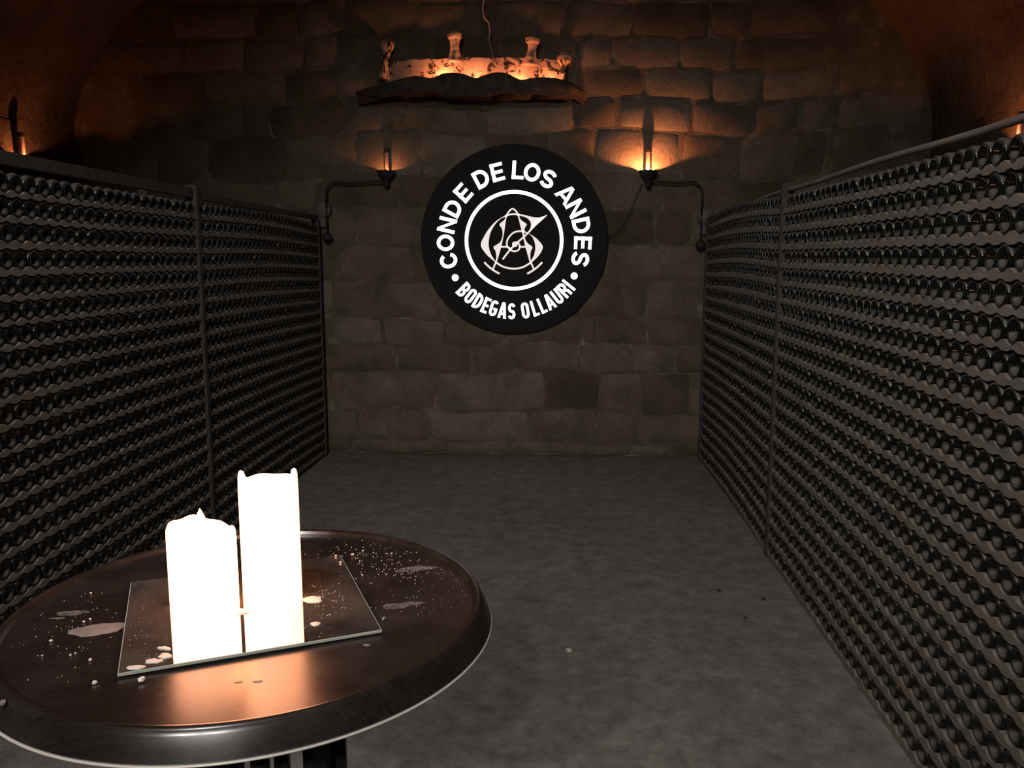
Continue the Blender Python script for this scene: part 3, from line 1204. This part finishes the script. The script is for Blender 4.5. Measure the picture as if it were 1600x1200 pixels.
crumb(222, 1066, ZT, 0.0058, 'largest white wax crumb, in front of the near left mirror corner', 1)
crumb(148, 1069, ZT, 0.0042, 'white wax crumb left of the near left mirror corner', 2)
crumb(141, 1033, ZT, 0.0028, 'white wax crumb midway between large puddle and near crumbs', 3)
crumb(80, 1003, ZT, 0.0028, 'white wax crumb left of the large wax puddle', 4)
crumb(110, 1025, ZT, 0.0020, 'tiny wax crumb below the large puddle, one of a close pair', 5)
crumb(118, 1022, ZT, 0.0018, 'tiny wax crumb below the large puddle, right one of a pair', 6)
crumb(66, 1026, ZT, 0.0020, 'tiny wax crumb near the left photo edge below the puddle', 7)
crumb(142, 928, ZT, 0.0026, 'lone white wax crumb near the far left table edge', 8)
crumb(131, 973, ZT, 0.0024, 'wax crumb touching the back of the large puddle', 9)
crumb(141, 969, ZT, 0.0024, 'wax crumb behind the large puddle, nearest its broken corner', 10)
crumb(4, 1104, ZT, 0.0060, 'glassy wax lump at the left photo edge', 11, 'wax_film')
crumb(600, 970, ZT, 0.0046, 'wax flake stuck beside the right corner of the mirror', 12, 'wax_film')
crumb(551, 869, ZT, 0.0040, 'white wax crumb behind the far right mirror corner', 13)
crumb(532, 880, ZM, 0.0026, 'wax crumb on the right edge of the mirror near its far corner', 14)
crumb(525, 870, ZM, 0.0024, 'wax crumb on the far right corner of the mirror', 15)
crumb(567, 862, ZT, 0.0024, 'wax crumb in the speckled patch behind the mirror', 16)
crumb(566, 900, ZT, 0.0022, 'lone wax crumb on the dark patch right of the mirror', 17)
crumb(612, 866, ZT, 0.0024, 'wax crumb behind the long pale smear', 18)
blob('wax_flake', 90, 966, ZT, 0.0120, 0.0013, 0.0008, M['wax_film'], 'thin straight wax flake left of the faint smear', 'wax', G1, 21, 0.12, 0, 0.2)
blob('wax_drop', 372, 1066, ZT, 0.0055, 0.0022, 0.0006, M['wax_film'], 'small dull drop before the mirror, left one of a pair', 'wax', G1, 22, 0.2)
blob('wax_drop', 402, 1065, ZT, 0.0072, 0.0030, 0.0006, M['wax_film'], 'small dull drop before the mirror, right one of a pair', 'wax', G1, 23, 0.1)
blob('wax_drop', 573, 1008, ZT, 0.0062, 0.0030, 0.0005, M['wax_film'], 'dull drop in front of the right mirror corner', 'wax', G1, 24, 0.0)

# dust-fine specks nobody could count
mb = MB()
rnd = random.Random(77)


def speck(px, py, r, z=ZT):
    c = at(px, py, 2, z)
    if (c - TC).xy.length > 0.378:
        return
    inmir = abs((c - cen).xy.dot(ex.xy)) < hx + 0.004 and abs((c - cen).xy.dot(ey.xy)) < hy + 0.004
    if z == ZT and inmir:
        return
    if z == ZM and not (abs((c - cen).xy.dot(ex.xy)) < hx - 0.004 and abs((c - cen).xy.dot(ey.xy)) < hy - 0.004):
        return
    if (c - c1).xy.length < 0.06 or (c - c2).xy.length < 0.055:
        return
    z0 = z + 0.0001
    mb.add([(c.x - r, c.y - r * .6, z0), (c.x + r, c.y - r * .7, z0), (c.x + r * .2, c.y + r, z0), (c.x, c.y, z0 + r)], [(0, 1, 3), (1, 2, 3), (2, 0, 3), (0, 2, 1)])


for _ in range(190):
    speck(rnd.gauss(580, 55), rnd.gauss(868, 18), rnd.choice([0.0005, 0.0006, 0.0008, 0.0011]))
for _ in range(60):
    speck(rnd.gauss(640, 35), rnd.gauss(892, 10), rnd.choice([0.0006, 0.0008, 0.001]))
for _ in range(50):
    speck(rnd.gauss(650, 50), rnd.gauss(940, 16), rnd.choice([0.0005, 0.0008]))
for _ in range(70):
    speck(rnd.gauss(110, 55), rnd.gauss(985, 35), rnd.choice([0.0005, 0.0007, 0.0010]))
for _ in range(60):
    speck(rnd.uniform(0, 700), rnd.uniform(860, 1130), rnd.choice([0.0004, 0.0006]))
for _ in range(80):
    speck(rnd.gauss(505, 22), rnd.gauss(945, 22), rnd.choice([0.0005, 0.0008]), ZM)
for _ in range(50):
    speck(rnd.uniform(200, 280), rnd.uniform(930, 1040), rnd.choice([0.0004, 0.0006]), ZM)
tag(mb.build('wax_specks', M['wax'], None), 'fine white wax specks scattered over the table and mirror', 'wax', kind='stuff')


# ================================================================== SCONCES
def sconce(cup, wall_n, arm_dir, energy, label, wall_pt=None, arm=0.0, foot_drop=0.0):
    """cup: centre of the cup rim; wall_n: unit vector from the wall into the room; arm_dir: unit vector along the wall"""
    n = Vector(wall_n)
    s = Vector(arm_dir)
    root = empty('wall_sconce', (cup.x, cup.y, cup.z - 0.10))
    tag(root, label, 'wall lamp', 'wall sconces')
    R = 0.074
    rndm = random.Random(int(cup.x * 100))

    def jag(a, r, h):
        return 0.010 * abs(math.sin(a * 5.5)) if h > -0.002 and r > 0.06 else 0
    mb = MB().lathe([(0, -0.075), (0.020, -0.075), (0.032, -0.062), (0.056, -0.036), (R, -0.006), (R, 0.0), (R - 0.004, 0.0), (R - 0.006, -0.008), (0.050, -0.034), (0.0, -0.052)], 28, cup, 'Z', jag)
    cup_o = auto_smooth(mb.build('cup', M['iron'], root), 35)
    mb = MB().lathe([(0, -0.125), (0.017, -0.122), (0.024, -0.108), (0.022, -0.094), (0.030, -0.086), (0.022, -0.074), (0, -0.070)], 18, cup)
    mb.build('finial', M['iron'], cup_o, True)
    tb = cup - n * 0.050
    mb = MB().lathe([(0, -0.047), (0.0195, -0.047), (0.0195, 0.150), (0, 0.150)], 18, tb)
    tube_o = auto_smooth(mb.build('candle_tube', M['tube'], root))
    mb = MB().lathe([(0.014, 0.1505), (0.0245, 0.1505), (0.0255, 0.158), (0.0245, 0.178), (0.018, 0.184), (0, 0.184)], 18, tb)
    auto_smooth(mb.build('tube_collar', M['iron'], tube_o))
    bl = cup + n * 0.006 + Vector((0, 0, -0.034))
    MB().ball(bl, 0.007, 10, 6).build('bulb', M['bulb'], cup_o, True)
    if energy > 0:
        point_light('sconce_light', bl + Vector((0, 0, 0.013)), energy, (1.0, 0.29, 0.10), 0.006)
    if wall_pt is None:
        # simple stay straight back into the wall
        MB().tube([cup + Vector((0, 0, -0.08)), cup - n * 0.06 + Vector((0, 0, -0.085)), cup - n * 0.16 + Vector((0, 0, -0.10))], 0.009, 8).build('arm', M['iron'], root, True)
    else:
        p0 = cup + Vector((0, 0, -0.082))
        p3 = Vector(wall_pt)
        drop = p3.z - p0.z
        run = (p3 - p0).dot(s)
        off = (p3 - p0) - s * run - Vector((0, 0, drop))
        r = 0.085
        pts = [p0 + s * (run - r) * t + off * t + Vector((0, 0, 0.006 * math.sin(t * 7))) for t in (0, .2, .4, .6, .8, 1)]
        cc = p0 + s * (run - r) + off + Vector((0, 0, -r))
        pts += [cc + s * r * math.sin(a) + Vector((0, 0, r * math.cos(a))) for a in (0.3, 0.6, 0.9, 1.2, PI / 2)]
        pts += [p3]
        MB().tube(pts, 0.0085, 8).build('arm', M['iron'], root, True)
        # bracket box, plate and ball
        b = p3
        mb = MB()
        mb.lathe([(0, 0), (0.066, 0), (0.074, 0.008), (0.074, 0.030), (0.062, 0.042), (0.03, 0.048), (0, 0.048)], 22, b + Vector((0, 0.05, -0.01)) + s * 0.045, 'Y')
        auto_smooth(mb.build('bracket', M['plate'], root))
        MB().box(*sorted((b.x + s.x * 0.015, b.x + s.x * 0.09)), b.y + 0.015, YB - 0.045, b.z - 0.155, b.z - 0.055, 0.008).build('back_box', M['plate'], root)
        rod = MB().tube([b, b + Vector((0, 0, -0.20))], 0.006, 8).build('drop_rod', M['iron'], root, True)
        MB().ball(b + Vector((0, 0, -0.235)), 0.041, 16, 10).build('ball', M['iron'], rod, True)
    return root


YS = YB - 0.095
sconce(at(603, 268, 1, YS), (0, -1, 0), (-1, 0, 0), 2.0, 'dim iron wall sconce left of the round sign', at(510, 325, 1, 6.765))
sconce(at(1013, 268, 1, YS), (0, -1, 0), (1, 0, 0), 26.0, 'bright iron wall sconce right of the round sign', at(1096, 336, 1, 6.765))
pl = at(46, 247, 0, XL + 0.09)
sconce(pl, (1, 0, 0), (0, 1, 0), 5.5, 'half hidden wall sconce glowing above the left bottle rack')
pr = at(1580, 222, 0, XR - 0.09)
sconce(pr, (-1, 0, 0), (0, 1, 0), 10.0, 'half hidden wall sconce glowing behind the right rack\'s top rail')

# thin cable from the right sconce to the sign
pts = [at(px, py, 1, YB - 0.06) for px, py in ((1004, 287), (997, 300), (990, 316), (984, 332), (974, 350), (960, 364), (947, 374))]
tag(MB().tube(pts, 0.0035, 6).build('cable', M['cable'], None, True), 'thin dark cable hanging from the right sconce to the sign', 'cable')

# ================================================================== CROWN LAMP OVER THE SIGN
YC = YB - 0.02
cl, cr = at(600, 125, 1, YC), at(880, 125, 1, YC)
CX = (cl.x + cr.x) / 2
CA = (cr.x - cl.x) / 2
CB = 0.17
crown = empty('crown_lamp', (CX, YC, cl.z - 0.1))
tag(crown, 'flaking crown-shaped lamp glowing orange on the ledge above the sign', 'lamp')


def ring_pt(a, k=1.0):
    return Vector((CX + CA * math.cos(a) * k, YC - CB * math.sin(a) * k, 0))


ztopc = at(760, 90, 1, YC - CB).z
zbotc = ztopc - 0.17
nb = 60
vs, fs = [], []
for i in range(nb + 1):
    a = PI * i / nb
    for k, z in ((1.0, zbotc), (1.0, ztopc - 0.02), (0.995, ztopc), (0.95, ztopc), (0.94, zbotc)):
        p = ring_pt(a, k)
        w = 0.008 * noise.noise(Vector((a * 5, z * 6, 0)))
        vs.append((p.x, p.y - w, z + (0.012 * noise.noise(Vector((a * 9, 3, 1))) if z > zbotc + .1 else 0)))
for i in range(nb):
    for j in range(5):
        a = i * 5 + j
        b = i * 5 + (j + 1) % 5
        fs.append((a, a + 5, b + 5, b))
auto_smooth(mesh_obj('band', vs, fs, M['plaster'], crown), 50)


def crown_post(px_base, py_base, px_top, py_top, rb, rt, knob, front=True, Y=None):
    base = at(px_base, py_base, 1, Y)
    top = at(px_top, py_top, 1, Y)
    mid = base.lerp(top, 0.5)
    pts = [base + Vector((0, 0, -0.03)), base.lerp(top, 0.12), base.lerp(top, 0.3), mid, base.lerp(top, 0.66), base.lerp(top, 0.78), base.lerp(top, 0.9), top]
    rr = [rb * 1.5, rb * 1.15, rb * 0.85, rb * 0.8, rb * 0.9, knob, knob * 1.02, knob * 0.6]
    sp = smooth_path3(pts, rr)
    mb = MB().tube([p for p, _ in sp], [r for _, r in sp], 14)
    for i, v in enumerate(mb.v):
        v += Vector((noise.noise(v * 18), noise.noise(v * 18 + Vector((5, 0, 0))), 0)) * 0.010
    return mb.build('crown_point', M['plaster'], crown, True)


def smooth_path3(pts, rr, sub=4):
    out = []
    n = len(pts)
    for i in range(n - 1):
        for k in range(sub):
            t = k / sub
            s = t * t * (3 - 2 * t)
            out.append((pts[i].lerp(pts[i + 1], t), rr[i] + (rr[i + 1] - rr[i]) * s))
    out.append((pts[-1], rr[-1]))
    return out


def ring_Y(px):
    """depth of the band's front at a picture column"""
    x = at(px, 95, 1, YC - CB * 0.8).x
    k = min(1, abs(x - CX) / CA)
    return YC - CB * math.sqrt(max(0, 1 - k * k)) + 0.012


crown_post(711, 92, 710, 49, 0.042, 0.04, 0.052, Y=ring_Y(711))
crown_post(829, 97, 833, 57, 0.040, 0.04, 0.056, Y=ring_Y(829))
crown_post(878, 140, 882, 83, 0.030, 0.03, 0.056, Y=YC - 0.07)
crown_post(600, 118, 606, 63, 0.032, 0.03, 0.054, Y=YC - 0.07)

# rough stone ledge that carries the crown and hides its bulbs
YL = YB - 0.34
ledge_pts = [(556, 143), (572, 137), (592, 131), (615, 125), (640, 119), (655, 118), (672, 121), (683, 118), (692, 114), (712, 113), (728, 116), (740, 121), (752, 119), (764, 114), (778, 112), (792, 114), (806, 121), (816, 124), (832, 121), (850, 120), (872, 122), (892, 128), (906, 137), (918, 144)]
sm = smooth_path(ledge_pts, 3)
vs, fs = [], []
for (px, py) in sm:
    t = at(px, py, 1, YL)
    k = min(1, abs(t.x - CX) / (CA * 1.25))
    yf = YL + (YB - 0.055 - YL) * (k ** 4)
    t = at(px, py, 1, yf)
    b = at(px, 146 + 2.5 * math.sin(px * 0.045) + 1.5 * math.sin(px * 0.11), 1, yf)
    w = 0.014 * noise.noise(Vector((px * 0.05, 2, 0)))
    zt_ = t.z
    vs += [(t.x, yf + 0.07, zt_ - 0.10), (t.x, yf + 0.035, zt_ - 0.01), (t.x, yf + 0.015, zt_), (t.x, yf - 0.005 + w, zt_ - 0.012), (t.x, yf - 0.02 + w, (zt_ + b.z) / 2), (t.x, yf + w, b.z), (t.x, yf + 0.10, b.z + 0.004), (t.x, YB - 0.024, at(px, 147, 1, YB - 0.024).z), (t.x, YB - 0.024, max(zt_ - 0.02, at(px, 147, 1, YB - 0.024).z + 0.02))]
q = 9
for i in range(len(sm) - 1):
    for j in range(q):
        a, b = i * q + j, i * q + (j + 1) % q
        fs.append((a, b, b + q, a + q))
fs += [tuple(range(q)), tuple(reversed(range((len(sm) - 1) * q, len(sm) * q)))]
ledge = auto_smooth(mesh_obj('stone_ledge', vs, fs, M['ledge']), 60)
tag(ledge, 'lumpy dark stone ledge on the wall below the glowing crown', 'ledge')
for (px, py, e) in ((690, 121, 5.2), (812, 128, 4.4), (742, 126, 3.4), (866, 128, 2.4)):
    Yk = max(YL + 0.075, ring_Y(px) - 0.085)
    p = at(px, py, 1, Yk)
    p.z -= 0.012
    MB().ball(p, 0.008, 10, 6).build('bulb', M['bulb'], crown, True)
    point_light('crown_light', p + Vector((0, -0.004, 0.014)), e, (1.0, 0.32, 0.14), 0.008)

# cord hanging from the vault behind the crown
pts = [at(px, py, 1, YB - 0.09) for px, py in ((757, -110), (757, -30), (756, 0), (754, 14), (757, 28), (764, 36), (766, 50), (764, 62), (768, 76), (771, 92), (770, 104))]
sp = smooth_path3(pts, [0.010, 0.009, 0.011, 0.008, 0.010, 0.008, 0.011, 0.008, 0.007, 0.009, 0.008], 3)
tag(MB().tube([p for p, _ in sp], [r for _, r in sp], 7).build('hanging_cord', M['cord'], None, True), 'pale frayed cord hanging from the vault behind the crown lamp', 'cord')

# ================================================================== CHIPS ON THE FLOOR
for i, (px, py, r, lab, mt) in enumerate((
        (889, 1018, 0.017, 'pale chip lying on the open floor right of the table', 'pebble'),
        (1123, 924, 0.013, 'dark chip on the floor near the right rack, farthest of them', 'iron'),
        (1193, 937, 0.011, 'dark chip on the floor closest to the right rack', 'iron'),
        (1164, 966, 0.009, 'small dark chip on the floor in front of the other dark chips', 'iron'))):
    crumb(px, py, -0.003, r, lab, 40 + i, mt, 'floor_chip', 'chip', 'chips on the floor', 0.5)
